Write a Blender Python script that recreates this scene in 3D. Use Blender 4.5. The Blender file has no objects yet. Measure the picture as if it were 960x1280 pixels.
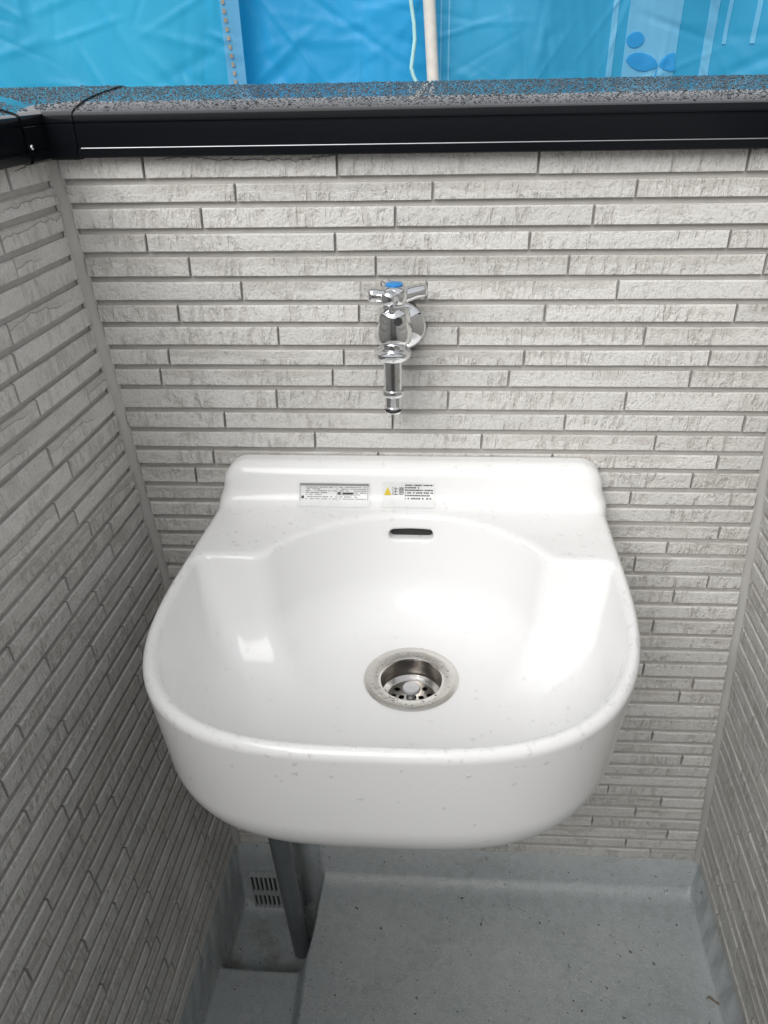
import bpy, bmesh, math, random
import numpy as np
from mathutils import Vector, Matrix
rng = random.Random(7)
nrg = np.random.default_rng(7)
S = bpy.context.scene
COL = S.collection
# ---------------------------------------------------------------- camera
PITCH, YAW, ROLL, F = 0.50799, -0.07232, -0.02043, 988.48
CAM = np.array([0.3376, -0.911, 1.1741])
def cam_axes():
    f = np.array([math.sin(YAW)*math.cos(PITCH), math.cos(YAW)*math.cos(PITCH), -math.sin(PITCH)])
    s = np.cross(f, [0, 0, 1]); s /= np.linalg.norm(s); u = np.cross(s, f)
    return math.cos(ROLL)*s+math.sin(ROLL)*u, -math.sin(ROLL)*s+math.cos(ROLL)*u, f
CS, CU, CF = cam_axes()
cam = bpy.data.cameras.new('camera'); camo = bpy.data.objects.new('camera', cam); COL.objects.link(camo)
m = Matrix.Identity(4)
for i in range(3):
    m[i][0], m[i][1], m[i][2], m[i][3] = CS[i], CU[i], -CF[i], CAM[i]
camo.matrix_world = m
cam.sensor_fit = 'HORIZONTAL'; cam.sensor_width = 36; cam.lens = F*36/960
cam.clip_start = 0.02; cam.clip_end = 2000
S.camera = camo
S.render.resolution_x, S.render.resolution_y = 768, 1024
# ---------------------------------------------------------------- sky, sun, exposure
SUN_EL, SUN_AZ = math.radians(40), math.radians(203)      # azimuth clockwise from +Y
w = bpy.data.worlds.new('World'); S.world = w; w.use_nodes = True
nt = w.node_tree; bgn = nt.nodes['Background']
sky = nt.nodes.new('ShaderNodeTexSky'); sky.sky_type = 'NISHITA'; sky.sun_disc = False
sky.sun_elevation = SUN_EL; sky.sun_rotation = SUN_AZ; sky.dust_density = 4; sky.ozone_density = 1; sky.air_density = 1
hs = nt.nodes.new('ShaderNodeHueSaturation'); hs.inputs['Saturation'].default_value = 0.16   # overcast: pale grey sky
cl = nt.nodes.new('ShaderNodeMix'); cl.data_type = 'RGBA'; cl.inputs[0].default_value = .65; cl.inputs[7].default_value = (5.8, 5.9, 6.1, 1)   # even cloud cover
nt.links.new(sky.outputs[0], hs.inputs['Color']); nt.links.new(hs.outputs[0], cl.inputs[6]); nt.links.new(cl.outputs[2], bgn.inputs[0])
bgn.inputs[1].default_value = 0.08
sl = bpy.data.lights.new('sun', 'SUN'); sl.energy = 1.5; sl.angle = math.radians(45); sl.color = (1, 0.985, 0.96)
so = bpy.data.objects.new('sun', sl); COL.objects.link(so)
sd = Vector((math.sin(SUN_AZ)*math.cos(SUN_EL), math.cos(SUN_AZ)*math.cos(SUN_EL), math.sin(SUN_EL)))
so.rotation_euler = sd.to_track_quat('Z', 'Y').to_euler(); so.location = (0, 0, 6)
S.view_settings.view_transform = 'Standard'; S.view_settings.look = 'None'
S.view_settings.exposure = 0.68; S.view_settings.gamma = 1
S.render.engine = 'CYCLES'
S.cycles.max_bounces = 10; S.cycles.diffuse_bounces = 5; S.cycles.transmission_bounces = 8; S.cycles.glossy_bounces = 5
S.cycles.caustics_reflective = False; S.cycles.caustics_refractive = False
# ---------------------------------------------------------------- pixel -> place helpers
def ray(px, py): return CF+CS*(px-480)/F-CU*(py-640)/F
def at_y(px, py, y):
    d = ray(px, py); return CAM+d*((y-CAM[1])/d[1])
def at_z(px, py, z):
    d = ray(px, py); return CAM+d*((z-CAM[2])/d[2])
# ---------------------------------------------------------------- scene helpers
def tag(o, label=None, cat=None, group=None, kind=None):
    if label: o['label'] = label
    if cat: o['category'] = cat
    if group: o['group'] = group
    if kind: o['kind'] = kind
    return o
def empty(name, loc=(0, 0, 0)):
    o = bpy.data.objects.new(name, None); COL.objects.link(o); o.location = loc; o.empty_display_size = 0.05
    return o
def obj(name, me, mat, parent=None, smooth=False, world=True):
    if isinstance(me, bmesh.types.BMesh):
        b = me; me = bpy.data.meshes.new(name); bmesh.ops.recalc_face_normals(b, faces=b.faces); b.to_mesh(me); b.free()
    o = bpy.data.objects.new(name, me); COL.objects.link(o)
    if mat and not me.materials: me.materials.append(mat)
    if smooth:
        me.polygons.foreach_set('use_smooth', [True]*len(me.polygons))
    if parent:
        o.parent = parent
        if world: o.matrix_parent_inverse = Matrix.Translation(-Vector(parent.location))
    return o
def pydata(name, v, f):
    me = bpy.data.meshes.new(name); me.from_pydata([tuple(map(float, p)) for p in v], [], [tuple(map(int, q)) for q in f]); me.update(); return me
def sharp(o, ang=35):
    me = o.data; me.polygons.foreach_set('use_smooth', [True]*len(me.polygons))
    me.set_sharp_from_angle(angle=math.radians(ang)); return o
def box(b, lo, hi, bev=0):
    r = bmesh.ops.create_cube(b, size=1)
    for v in r['verts']:
        v.co = Vector([lo[i]+(v.co[i]+.5)*(hi[i]-lo[i]) for i in range(3)])
    if bev:
        es = list({e for v in r['verts'] for e in v.link_edges})
        bmesh.ops.bevel(b, geom=es, offset=bev, segments=2, affect='EDGES', profile=.5)
def lathe(prof, origin, axis=(0, 0, 1), n=32, close=False):
    """prof: list of (radius, height along axis)"""
    ax = Vector(axis).normalized(); t = Vector((1, 0, 0)) if abs(ax.x) < .9 else Vector((0, 1, 0))
    e1 = ax.cross(t).normalized(); e2 = ax.cross(e1); o = Vector(origin); v = []; f = []
    for r, h in prof:
        for k in range(n):
            a = 2*math.pi*k/n; v.append(o+ax*h+e1*r*math.cos(a)+e2*r*math.sin(a))
    for i in range(len(prof)-1):
        for k in range(n):
            k2 = (k+1) % n; f.append((i*n+k, i*n+k2, (i+1)*n+k2, (i+1)*n+k))
    if close:
        f.append(tuple(range(n-1, -1, -1))); f.append(tuple(range((len(prof)-1)*n, len(prof)*n)))
    return v, f
def tube(pts, rad, n=14, cap=True):
    pts = [Vector(p) for p in pts]; rad = rad if isinstance(rad, (list, tuple)) else [rad]*len(pts)
    v = []; f = []; up = None
    for i, p in enumerate(pts):
        d = (pts[min(i+1, len(pts)-1)]-pts[max(i-1, 0)]).normalized()
        if up is None:
            up = Vector((1, 0, 0)) if abs(d.x) < .8 else Vector((0, 0, 1))
        up = (up-d*up.dot(d)).normalized(); s = d.cross(up)
        for k in range(n):
            a = 2*math.pi*k/n; v.append(p+(up*math.cos(a)+s*math.sin(a))*rad[i])
    for i in range(len(pts)-1):
        for k in range(n):
            k2 = (k+1) % n; f.append((i*n+k, i*n+k2, (i+1)*n+k2, (i+1)*n+k))
    if cap:
        f.append(tuple(range(n-1, -1, -1))); f.append(tuple(range((len(pts)-1)*n, len(pts)*n)))
    return v, f
def merge(*vf):
    v = []; f = []
    for a, b in vf:
        k = len(v); v += list(a); f += [tuple(i+k for i in q) for q in b]
    return v, f
def solid(name, vf, mat, parent=None, ang=35):
    b = bmesh.new(); me = pydata(name, *vf); b.from_mesh(me); bmesh.ops.recalc_face_normals(b, faces=b.faces); b.to_mesh(me); b.free()
    return sharp(obj(name, me, mat, parent), ang)
# ---------------------------------------------------------------- materials
class NB:
    def __init__(s, name):
        s.m = bpy.data.materials.new(name); s.m.use_nodes = True; s.t = s.m.node_tree
        s.p = s.t.nodes['Principled BSDF']; s.out = s.t.nodes['Material Output']
    def n(s, kind, **kw):
        x = s.t.nodes.new(kind)
        for k, v in kw.items(): setattr(x, k, v)
        return x
    def link(s, a, b): s.t.links.new(a, b)
    def set(s, **kw):
        names = dict(col='Base Color', rough='Roughness', metal='Metallic', ior='IOR', trans='Transmission Weight', coat='Coat Weight', coatr='Coat Roughness', spec='Specular IOR Level', sss='Subsurface Weight')
        for k, v in kw.items():
            i = s.p.inputs[names[k]]
            if hasattr(v, 'is_output') or isinstance(v, bpy.types.NodeSocket): s.link(v, i)
            elif k == 'col': i.default_value = (*v, 1)
            else: i.default_value = v
        return s
    def coord(s, kind='Object', scale=(1, 1, 1), off=None):
        c = s.n('ShaderNodeTexCoord'); mp = s.n('ShaderNodeMapping'); mp.inputs['Scale'].default_value = scale
        s.link(c.outputs[kind], mp.inputs['Vector'])
        if off is not None: s.link(off, mp.inputs['Location'])
        return mp.outputs[0]
    def noise(s, vec, scale=1, detail=3, rough=.55, dist=0):
        x = s.n('ShaderNodeTexNoise'); x.inputs['Scale'].default_value = scale; x.inputs['Detail'].default_value = detail
        x.inputs['Roughness'].default_value = rough; x.inputs['Distortion'].default_value = dist
        s.link(vec, x.inputs['Vector']); return x.outputs[0]
    def ramp(s, v, stops):
        x = s.n('ShaderNodeValToRGB'); cr = x.color_ramp
        while len(cr.elements) < len(stops): cr.elements.new(.5)
        for e, (p, c) in zip(cr.elements, stops):
            e.position = p; e.color = (c, c, c, 1) if not hasattr(c, '__len__') else (*c, 1)
        s.link(v, x.inputs[0]); return x.outputs[0]
    def math(s, op, a, b=None, c=None):
        x = s.n('ShaderNodeMath'); x.operation = op
        for i, v in enumerate((a, b, c)):
            if v is None: continue
            if isinstance(v, bpy.types.NodeSocket): s.link(v, x.inputs[i])
            else: x.inputs[i].default_value = v
        return x.outputs[0]
    def mix(s, fac, a, b):
        x = s.n('ShaderNodeMix'); x.data_type = 'RGBA'
        for i, v in ((0, fac), (6, a), (7, b)):
            if isinstance(v, bpy.types.NodeSocket): s.link(v, x.inputs[i])
            elif i == 0: x.inputs[i].default_value = v
            else: x.inputs[i].default_value = (*v, 1)
        return x.outputs[2]
    def bump(s, h, dist=.002, strength=1):
        x = s.n('ShaderNodeBump'); x.inputs['Distance'].default_value = dist; x.inputs['Strength'].default_value = strength
        s.link(h, x.inputs['Height']); s.link(x.outputs[0], s.p.inputs['Normal']); return x.outputs[0]

def brick_material():
    b = NB('siding_face'); oi = b.n('ShaderNodeObjectInfo'); r = oi.outputs['Random']
    cx = b.n('ShaderNodeCombineXYZ')
    b.link(b.math('MULTIPLY', r, 37.0), cx.inputs[0]); b.link(b.math('MULTIPLY', r, 91.0), cx.inputs[2])
    co = b.n('ShaderNodeTexCoord').outputs['Object']
    def vec(sc):
        mp = b.n('ShaderNodeMapping'); mp.inputs['Scale'].default_value = sc; b.link(co, mp.inputs['Vector'])
        b.link(cx.outputs[0], mp.inputs['Location']); return mp.outputs[0]
    sx = b.n('ShaderNodeSeparateXYZ'); b.link(co, sx.inputs[0]); z = sx.outputs[2]
    fine = b.noise(vec((330, 330, 260)), 1, 3, .65)
    stri = b.noise(vec((115, 115, 30)), 1, 3, .6, .35)            # upright chisel strokes
    area = b.noise(vec((14, 14, 20)), 1, 2, .5)                   # where the strokes gather
    am = b.ramp(area, [(.44, 0), (.54, 1)])
    gouge = b.math('MULTIPLY', b.ramp(stri, [(.505, 0), (.56, 1)]), am)
    gsoft = b.math('MULTIPLY', b.ramp(stri, [(.44, 0), (.66, 1)]), am)
    pits = b.ramp(b.noise(vec((95, 95, 80)), 1, 3, .6), [(.52, 0), (.66, 1)])
    # a torn ledge running along some pieces
    wav = b.noise(vec((46, 46, 1)), 1, 3, .65)
    wav2 = b.noise(vec((7, 7, 1)), 1, 1, .5)
    edge = b.math('ADD', b.math('MULTIPLY', b.math('SUBTRACT', wav, .5), .013), b.math('MULTIPLY', b.math('SUBTRACT', wav2, .5), .03))
    led = b.math('MULTIPLY', b.math('SUBTRACT', z, edge), 900.0)
    led = b.math('MINIMUM', b.math('MAXIMUM', led, 0.0), 1.0)
    r2 = b.math('FRACT', b.math('MULTIPLY', r, 17.31))
    has = b.math('GREATER_THAN', r2, .6)
    led = b.math('MULTIPLY', b.math('MULTIPLY', led, has), b.ramp(b.noise(vec((9, 9, 1)), 1, 1), [(.40, 0), (.5, 1)]))
    low = b.math('MAXIMUM', b.math('MAXIMUM', gouge, led), b.math('MULTIPLY', pits, .35))
    h = b.math('SUBTRACT', b.math('MULTIPLY', fine, .5), b.math('ADD', b.math('MULTIPLY', gsoft, .62), b.math('MULTIPLY', led, .8)))
    h = b.math('SUBTRACT', h, b.math('MULTIPLY', pits, .22))
    b.bump(h, .0030, 1)
    tone = b.math('ADD', .93, b.math('MULTIPLY', r, .12))
    base = b.mix(low, (.67, .66, .635), (.565, .545, .51))
    base = b.mix(b.ramp(fine, [(.32, .55), (.50, 0)]), base, (.45, .44, .42))
    tint = b.mix(b.ramp(b.noise(vec((5, 5, 9)), 1, 2), [(.45, 0), (.75, .35)]), base, (.55, .53, .485))
    mul = b.n('ShaderNodeMix'); mul.data_type = 'RGBA'; mul.blend_type = 'MULTIPLY'; mul.inputs[0].default_value = 1
    b.link(tint, mul.inputs[6]); cc = b.n('ShaderNodeCombineColor')
    for i in range(3): b.link(tone, cc.inputs[i])
    b.link(cc.outputs[0], mul.inputs[7])
    b.set(col=mul.outputs[2], rough=.62, spec=.35)
    return b.m
def groove_material():
    b = NB('siding_groove'); v = b.coord('Object', (60, 60, 60)); n = b.noise(v, 1, 3)
    b.set(col=b.ramp(n, [(.3, (.48, .465, .44)), (.7, (.55, .535, .515))]), rough=.7); b.bump(b.noise(b.coord('Object', (300, 300, 300)), 1, 2), .0006); return b.m
def sealant_material():
    b = NB('sealant'); n = b.noise(b.coord('Object', (40, 40, 12)), 1, 3)
    b.set(col=b.ramp(n, [(.3, (.44, .43, .40)), (.7, (.52, .51, .49))]), rough=.55); b.bump(b.noise(b.coord('Object', (90, 90, 25)), 1, 2), .0015); return b.m
def ceramic():
    b = NB('white_ceramic'); b.set(col=(.83, .83, .827), rough=.13, ior=1.42)
    n = b.noise(b.coord('Object', (9, 9, 9)), 1, 2); b.bump(n, .0012, .5); return b.m
def chrome(rough=.06, col=(.83, .84, .85)):
    b = NB('chrome'); b.set(col=col, metal=1, rough=rough); return b.m
def steel():
    b = NB('stainless_steel'); n = b.noise(b.coord('Object', (60, 60, 60)), 1, 3)
    b.set(col=(.66, .64, .61), metal=1, rough=b.ramp(n, [(.3, .16), (.7, .24)])); b.bump(b.noise(b.coord('Object', (260, 260, 260)), 1, 2), .0004, .5); return b.m
def plain(name, col, rough=.5, metal=0, bump=None, spec=.5):
    b = NB(name); n = b.noise(b.coord('Object', (35, 35, 35)), 1, 3)
    c2 = tuple(x*.86 for x in col); b.set(col=b.ramp(n, [(.3, c2), (.7, col)]), rough=rough, metal=metal, spec=spec)
    if bump: b.bump(b.noise(b.coord('Object', (bump[0],)*3), 1, 3), bump[1])
    return b.m
def frp():
    b = NB('grey_frp'); g = b.coord('Object')
    big = b.noise(b.coord('Object', (5, 5, 5)), 1, 4, .6); mid = b.noise(b.coord('Object', (60, 60, 60)), 1, 4, .65); fine = b.noise(b.coord('Object', (420, 420, 420)), 1, 3, .6)
    c = b.mix(b.ramp(big, [(.35, 0), (.68, 1)]), (.39, .425, .435), (.46, .49, .50))
    c = b.mix(b.ramp(mid, [(.46, 0), (.72, .35)]), c, (.25, .27, .275))
    blot = b.noise(b.coord('Object', (13, 13, 13)), 1, 5, .7)
    c = b.mix(b.ramp(blot, [(.56, 0), (.78, .35)]), c, (.20, .21, .205))
    c = b.mix(b.ramp(fine, [(.56, 0), (.66, .7)]), c, (.62, .64, .64))
    c = b.mix(b.ramp(b.noise(b.coord('Object', (95, 95, 95)), 1, 2, .5), [(.70, 0), (.73, .8)]), c, (.055, .055, .05))
    sep = b.n('ShaderNodeSeparateXYZ'); b.link(g, sep.inputs[0])
    # silt that settled in the sump by the outlet and along the kerb line
    silt = b.math('MULTIPLY', b.ramp(b.math('MULTIPLY', b.math('ADD', sep.outputs[2], .2), 8), [(.2, 1), (.45, 0)]), b.ramp(b.noise(b.coord('Object', (22, 22, 22)), 1, 4), [(.45, 0), (.7, .75)]))
    c = b.mix(silt, c, (.17, .15, .115))
    b.set(col=c, rough=b.ramp(big, [(.35, .20), (.7, .46)]), spec=.5)
    h = b.math('ADD', b.math('MULTIPLY', mid, .7), b.math('MULTIPLY', fine, .3)); b.bump(h, .0022); return b.m
def black_alu():
    b = NB('black_aluminium'); n = b.noise(b.coord('Object', (3, 300, 300)), 1, 2)
    b.set(col=(.006, .007, .009), rough=b.ramp(n, [(.3, .14), (.7, .20)]), ior=1.26); return b.m
def water():
    b = NB('water'); tr = b.n('ShaderNodeBsdfTransparent'); gl = b.n('ShaderNodeBsdfGlossy'); gl.inputs['Roughness'].default_value = .02
    lw_ = b.n('ShaderNodeLayerWeight'); lw_.inputs[0].default_value = .5; ms = b.n('ShaderNodeMixShader')
    b.link(b.math('ADD', .07, b.math('MULTIPLY', b.math('POWER', lw_.outputs['Facing'], 3.0), .48)), ms.inputs[0]); b.link(tr.outputs[0], ms.inputs[1]); b.link(gl.outputs[0], ms.inputs[2]); b.link(ms.outputs[0], b.out.inputs[0]); return b.m
def wet_alu():
    b = NB('wet_black_aluminium'); b.set(col=(.008, .010, .013), rough=.10, ior=1.9, coat=1., coatr=.04); return b.m
def glass_water():
    b = NB('rain_water'); b.set(col=(1, 1, 1), rough=0., ior=1.33, trans=1); return b.m
def tarp(name, col, tcol, show=.0):
    b = NB(name); v = b.coord('Object', (1, 1, 1))
    weave = b.noise(b.coord('Object', (700, 700, 60)), 1, 1); cre = b.noise(b.coord('Object', (5, 5, 4)), 1, 3, .5, .3); pat = b.noise(b.coord('Object', (2.2, 2, 1.4)), 1, 3)
    c = b.mix(b.ramp(pat, [(.35, 0), (.7, 1)]), col, tuple(min(1, x*1.35+.02) for x in col))
    b.set(col=c, rough=.42, spec=.4)
    h = b.math('ADD', b.math('MULTIPLY', cre, .6), b.math('MULTIPLY', weave, .05)); bn = b.bump(h, .010)
    tr = b.n('ShaderNodeBsdfTranslucent'); tr.inputs[0].default_value = (*tcol, 1); b.link(bn, tr.inputs['Normal'])
    ms = b.n('ShaderNodeMixShader'); ms.inputs[0].default_value = .45
    b.link(b.p.outputs[0], ms.inputs[1]); b.link(tr.outputs[0], ms.inputs[2]); b.link(ms.outputs[0], b.out.inputs[0]); return b.m
M = dict(brick=brick_material(), groove=groove_material(), sealant=sealant_material(), ceramic=ceramic(), chrome=chrome(), steel=steel(), frp=frp(), alu=black_alu(), water=water(),
         glass=glass_water(), alutop=wet_alu(), throat=plain('drain_throat', (.30, .28, .26), .3, 1), skyglint=plain('painted_sky_glint', (.42, .43, .45), .3, 1), pvc=plain('grey_pvc', (.13, .145, .155), .10), dark=plain('recess_shade', (.03, .03, .03), .6), rubber=plain('black_rubber', (.012, .012, .012), .4),
         grille=plain('grey_plastic_grille', (.42, .44, .45), .4, 0, (120, .0005)), blue=plain('blue_plastic', (.03, .25, .62), .3),
         paper=plain('white_sticker', (.80, .81, .80), .35), ink=plain('black_ink', (.04, .04, .045), .5), greyink=plain('grey_ink', (.28, .28, .29), .5), yellow=plain('yellow_ink', (.78, .58, .04), .5),
         pole=plain('galvanised_pole', (.78, .75, .69), .5, .0), rope=plain('pale_rope', (.45, .78, .80), .6), stitch=plain('brown_lacing', (.36, .30, .22), .8),
         tarpA=tarp('tarp_light_blue', (.04, .46, .78), (.05, .62, .94)), tarpB=tarp('tarp_blue', (.02, .36, .72), (.025, .50, .90)), tarpC=tarp('tarp_teal', (.035, .36, .62), (.045, .46, .76)),
         pale=tarp('tarp_pale', (.20, .56, .78), (.22, .64, .88)), print=tarp('tarp_print', (.03, .36, .68), (.03, .44, .80)),
         ground=plain('asphalt', (.06, .06, .06), .9), shadeboard=plain('shade_board_grey', (.42, .41, .39), .8, 0, (200, .001)), soil=plain('dry_dirt', (.07, .055, .04), .9), knob=plain('pale_knob', (.62, .62, .63), .25, .3))
# ---------------------------------------------------------------- the setting: dimensions
W, KL, KR, ML, MR = 0.7921, -0.0761, -0.0579, 0.0369, 0.0414     # room: left wall x = KL z + ML y, right wall x = W + KR z + MR y
ZF0 = -.086
GT = 0.0066                                                     # groove depth
rows = [at_y(560, y, 0)[2] for y in (219, 250, 283.3, 313.3, 345, 375, 403, 432, 457.3, 483.5, 512.5, 537.5, 561.5)]
rows += [at_y(860, y, 0)[2] for y in (587, 611, 632, 653.5, 674, 693, 716, 735, 754, 773, 792.6, 811, 828, 846, 862, 879, 897, 913, 928, 942, 957, 970.6, 984, 996.6, 1010, 1024, 1037, 1050, 1062)] + [0.0]
rows = [float(r) for r in rows]
TOPZ = 1.100
NROW = len(rows)
# joint positions on the end wall, course by course (photo x at mid height)
J = {1: (178, 421, 674, 937), 2: (294, 541, 796), 3: (252, 494, 742), 4: (183, 419, 662, 912), 5: (237, 470, 711, 957), 6: (302, 533, 772), 7: (223, 449, 681, 920), 8: (348, 573, 806),
     9: (211, 430, 655, 887), 10: (201, 416, 636, 863), 11: (346, 560, 782), 12: (281, 491, 706, 930), 13: (394, 602, 819), 14: (267, 473, 690, 897), 15: (245, 450, 660, 865), 16: (380, 585, 788),
     17: (330, 530, 735, 937), 18: (290, 495, 700, 899), 19: (430, 640, 834), 20: (400, 600, 793), 21: (290, 490, 690, 885), 22: (450, 650, 842), 23: (380, 570, 760), 24: (250, 430, 620, 816),
     25: (330, 520, 715), 26: (310, 510, 700, 892), 27: (430, 620, 804), 28: (290, 480, 670, 866), 29: (470, 660, 849), 30: (400, 590, 770), 31: (360, 550, 735), 32: (450, 640, 815), 33: (330, 510, 690, 876),
     34: (490, 670, 852), 35: (400, 580, 755), 36: (340, 530, 720), 37: (400, 580, 760), 38: (470, 650, 826), 39: (430, 620, 794), 40: (380, 560, 740), 41: (480, 660, 834), 42: (420, 610, 782), 43: (440, 633, 812)}
def brick_mesh(L, h):
    """one split-face piece: local x along the wall, -y out of the wall, z up; uneven arrises"""
    n = 5; t = GT+.004; bv = .0009; v = []; f = []
    pr = rng.uniform(-.0008, .0008); tilt = rng.uniform(-.0006, .0006)
    def row(z, y, jit, inset):
        i0 = len(v)
        for k in range(n+1):
            x = -L/2+inset+(L-2*inset)*k/n
            v.append((x, y+rng.uniform(-jit, jit)*.5, z+(rng.uniform(-jit, jit))))
        return i0
    a = row(-h/2, t, 0, 0); b1 = row(-h/2, bv, .0002, 0); c = row(-h/2+bv, pr, .0003, bv)
    d = row(h/2-bv*1.6, pr+tilt, .0005, bv); e = row(h/2, bv*1.6, .0003, 0); g = row(h/2, t, 0, 0)
    for i0, i1 in ((a, b1), (b1, c), (c, d), (d, e), (e, g)):
        for k in range(n): f.append((i0+k, i0+k+1, i1+k+1, i1+k))
    f.append((a, b1, c, d, e, g)); f.append((g+n, e+n, d+n, c+n, b1+n, a+n))
    me = pydata('brick', v, f); me.materials.append(M['brick']); me.materials.append(M['groove'])
    for p in me.polygons:
        if p.index < n or 4*n <= p.index: p.material_index = 1
    return me
def lay_bricks(parent, origin, ex, ez, spans):
    """spans: list of (s0, s1, z0, z1) on the wall; ex along, ez up; the piece's face lies in the wall plane"""
    ex = Vector(ex).normalized(); ezv = Vector(ez); ey = ezv.normalized().cross(ex).normalized()
    for s0, s1, z0, z1 in spans:
        me = brick_mesh(s1-s0, z1-z0)
        c = Vector(origin)+ex*((s0+s1)/2)+ezv*((z0+z1)/2)
        mat = Matrix.Identity(4); up = ezv.normalized()
        for i in range(3): mat[i][0], mat[i][1], mat[i][2], mat[i][3] = ex[i], ey[i], up[i], c[i]
        o = bpy.data.objects.new('brick', me); COL.objects.link(o); o.parent = parent; o.matrix_world = mat
        o.matrix_parent_inverse = Matrix.Identity(4); o.matrix_local = mat
def slab(name, quad, n, thick, mat, parent=None):
    v = [Vector(p) for p in quad]; n = Vector(n)*thick
    v += [p-n for p in v[:4]]
    return solid(name, (v, [(0, 1, 2, 3), (7, 6, 5, 4), (0, 4, 5, 1), (1, 5, 6, 2), (2, 6, 7, 3), (3, 7, 4, 0)]), mat, parent)
def course(i):                          # i from 1 at the top; returns z of piece bottom and top
    z0 = rows[i-1]; up = (rows[i-2] if i > 1 else TOPZ+.012)
    gap = .0060 if i > 1 else .002
    return z0+.0004, up-gap
def xl(z, y=0): return KL*z+ML*y
def xr(z, y=0): return W+KR*z+MR*y
# -- end wall
bw = slab('siding_wall', [(xl(-.001)-.2, GT, -.001), (xr(-.001)+.15, GT, -.001), (xr(TOPZ)+.15, GT, TOPZ+.02), (xl(TOPZ)-.2, GT, TOPZ+.02)], (0, -1, 0), .13, M['groove'])
tag(bw, 'grey split-face siding wall carrying the white sink and chrome tap', 'wall')
sp = []
for i in range(1, NROW+1):
    z0, z1 = course(i); zm = (z0+z1)/2
    xs = [xl(zm)+.0075]+[at_y(p, 640, 0)[0] for p in ()]
    vrow = []
    for p in J[i]:
        lo, hi = 100., 1200.
        for _ in range(30):                                   # the photo row at this height
            mid = (lo+hi)/2
            if at_y(p, mid, 0)[2] > zm: lo = mid
            else: hi = mid
        x = at_y(p, lo, 0)[0]
        if xl(zm)+.03 < x < xr(zm)-.03: vrow.append(float(x))
    xs = [xl(zm)+.0075]+vrow+[xr(zm)-.0075]
    for k in range(len(xs)-1):
        g0 = .0009 if k else 0; g1 = .0009 if k < len(xs)-2 else 0
        sp.append((xs[k]+g0, xs[k+1]-g1, z0, z1))
lay_bricks(bw, (0, 0, 0), (1, 0, 0), (0, 0, 1), sp)
# -- side walls
def side_spans(length, zmax, seed, rmin=1):
    r = random.Random(seed); out = []
    for i in range(rmin, NROW+1):
        z0, z1 = course(i); s = .0075; ph = r.uniform(.05, .20); k = 0
        while s < length:
            L = ph if k == 0 else r.choice((.12, .165, .20, .205, .21, .215)); k += 1
            e = min(s+L, length); g0 = .0012 if s > .01 else 0
            if e-s > .012: out.append((s+g0, e-.0012, z0, z1))
            s = e
    return out
LEN = 0.98
lw = slab('siding_wall', [(xl(0, -2.2)-GT, -2.2, -.001), (xl(0, .13)-GT, .13, -.001), (xl(TOPZ, .13)-GT, .13, TOPZ+.02), (xl(TOPZ, -2.2)-GT, -2.2, TOPZ+.02)], (1, 0, 0), .13, M['groove'])
tag(lw, 'dark shaded split-face siding parapet on the gutter and drain pipe side', 'wall')
sps = [(-s1, -s0, z0, z1) for s0, s1, z0, z1 in side_spans(LEN, TOPZ, 3)]
lay_bricks(lw, (0, 0, 0), (ML, 1, 0), (KL, 0, 1), sps)
HT = TOPZ+.02
rw = slab('siding_wall', [(xr(0, .14)+GT, .14, -.001), (xr(0, -2.2)+GT, -2.2, -.001), (xr(HT, -2.2)+GT, -2.2, HT), (xr(HT, .14)+GT, .14, HT)], (-1, 0, 0), .16, M['groove'])
tag(rw, 'paler split-face siding parapet opposite the gutter, meeting the raised floor', 'wall')
lay_bricks(rw, (W, 0, 0), (-MR, -1, 0), (KR, 0, 1), side_spans(.95, TOPZ, 11))
PY, PH = -1.6, 1.08  # unseen board added behind the camera to shade the lower walls
pw = slab('shade_board', [(xr(0, PY)+.06, PY, ZF0), (xl(0, PY)-.16, PY, ZF0), (xl(0, PY)-.16, PY, PH), (xr(0, PY)+.06, PY, PH)], (0, 1, 0), .03, M['shadeboard'])
tag(pw, 'plain grey board added out of view opposite the sink to shade the walls', 'shading board')
# sealant beads in the two corners
def bead(parent, xf, sgn):
    v = []; f = []; n = 60
    for k in range(n+1):
        z = -.004+(TOPZ+.004)*k/n; w1 = .0085+rng.uniform(-.0009, .0009); w2 = .0085+rng.uniform(-.0009, .0009)
        x = xf(z)
        v += [(x-sgn*.004, -w2, z), (x+sgn*.0025, -.0035+rng.uniform(-.0005, .0005), z), (x+sgn*w1, .0015, z), (x+sgn*w1, .006, z)]
    for k in range(n):
        for j in range(3): f.append((4*k+j, 4*k+j+1, 4*k+5+j, 4*k+4+j))
    o = obj('sealant_bead', pydata('sealant_bead', v, f), M['sealant'], parent, True); return o
bead(bw, xl, 1); bead(bw, xr, -1)
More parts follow.
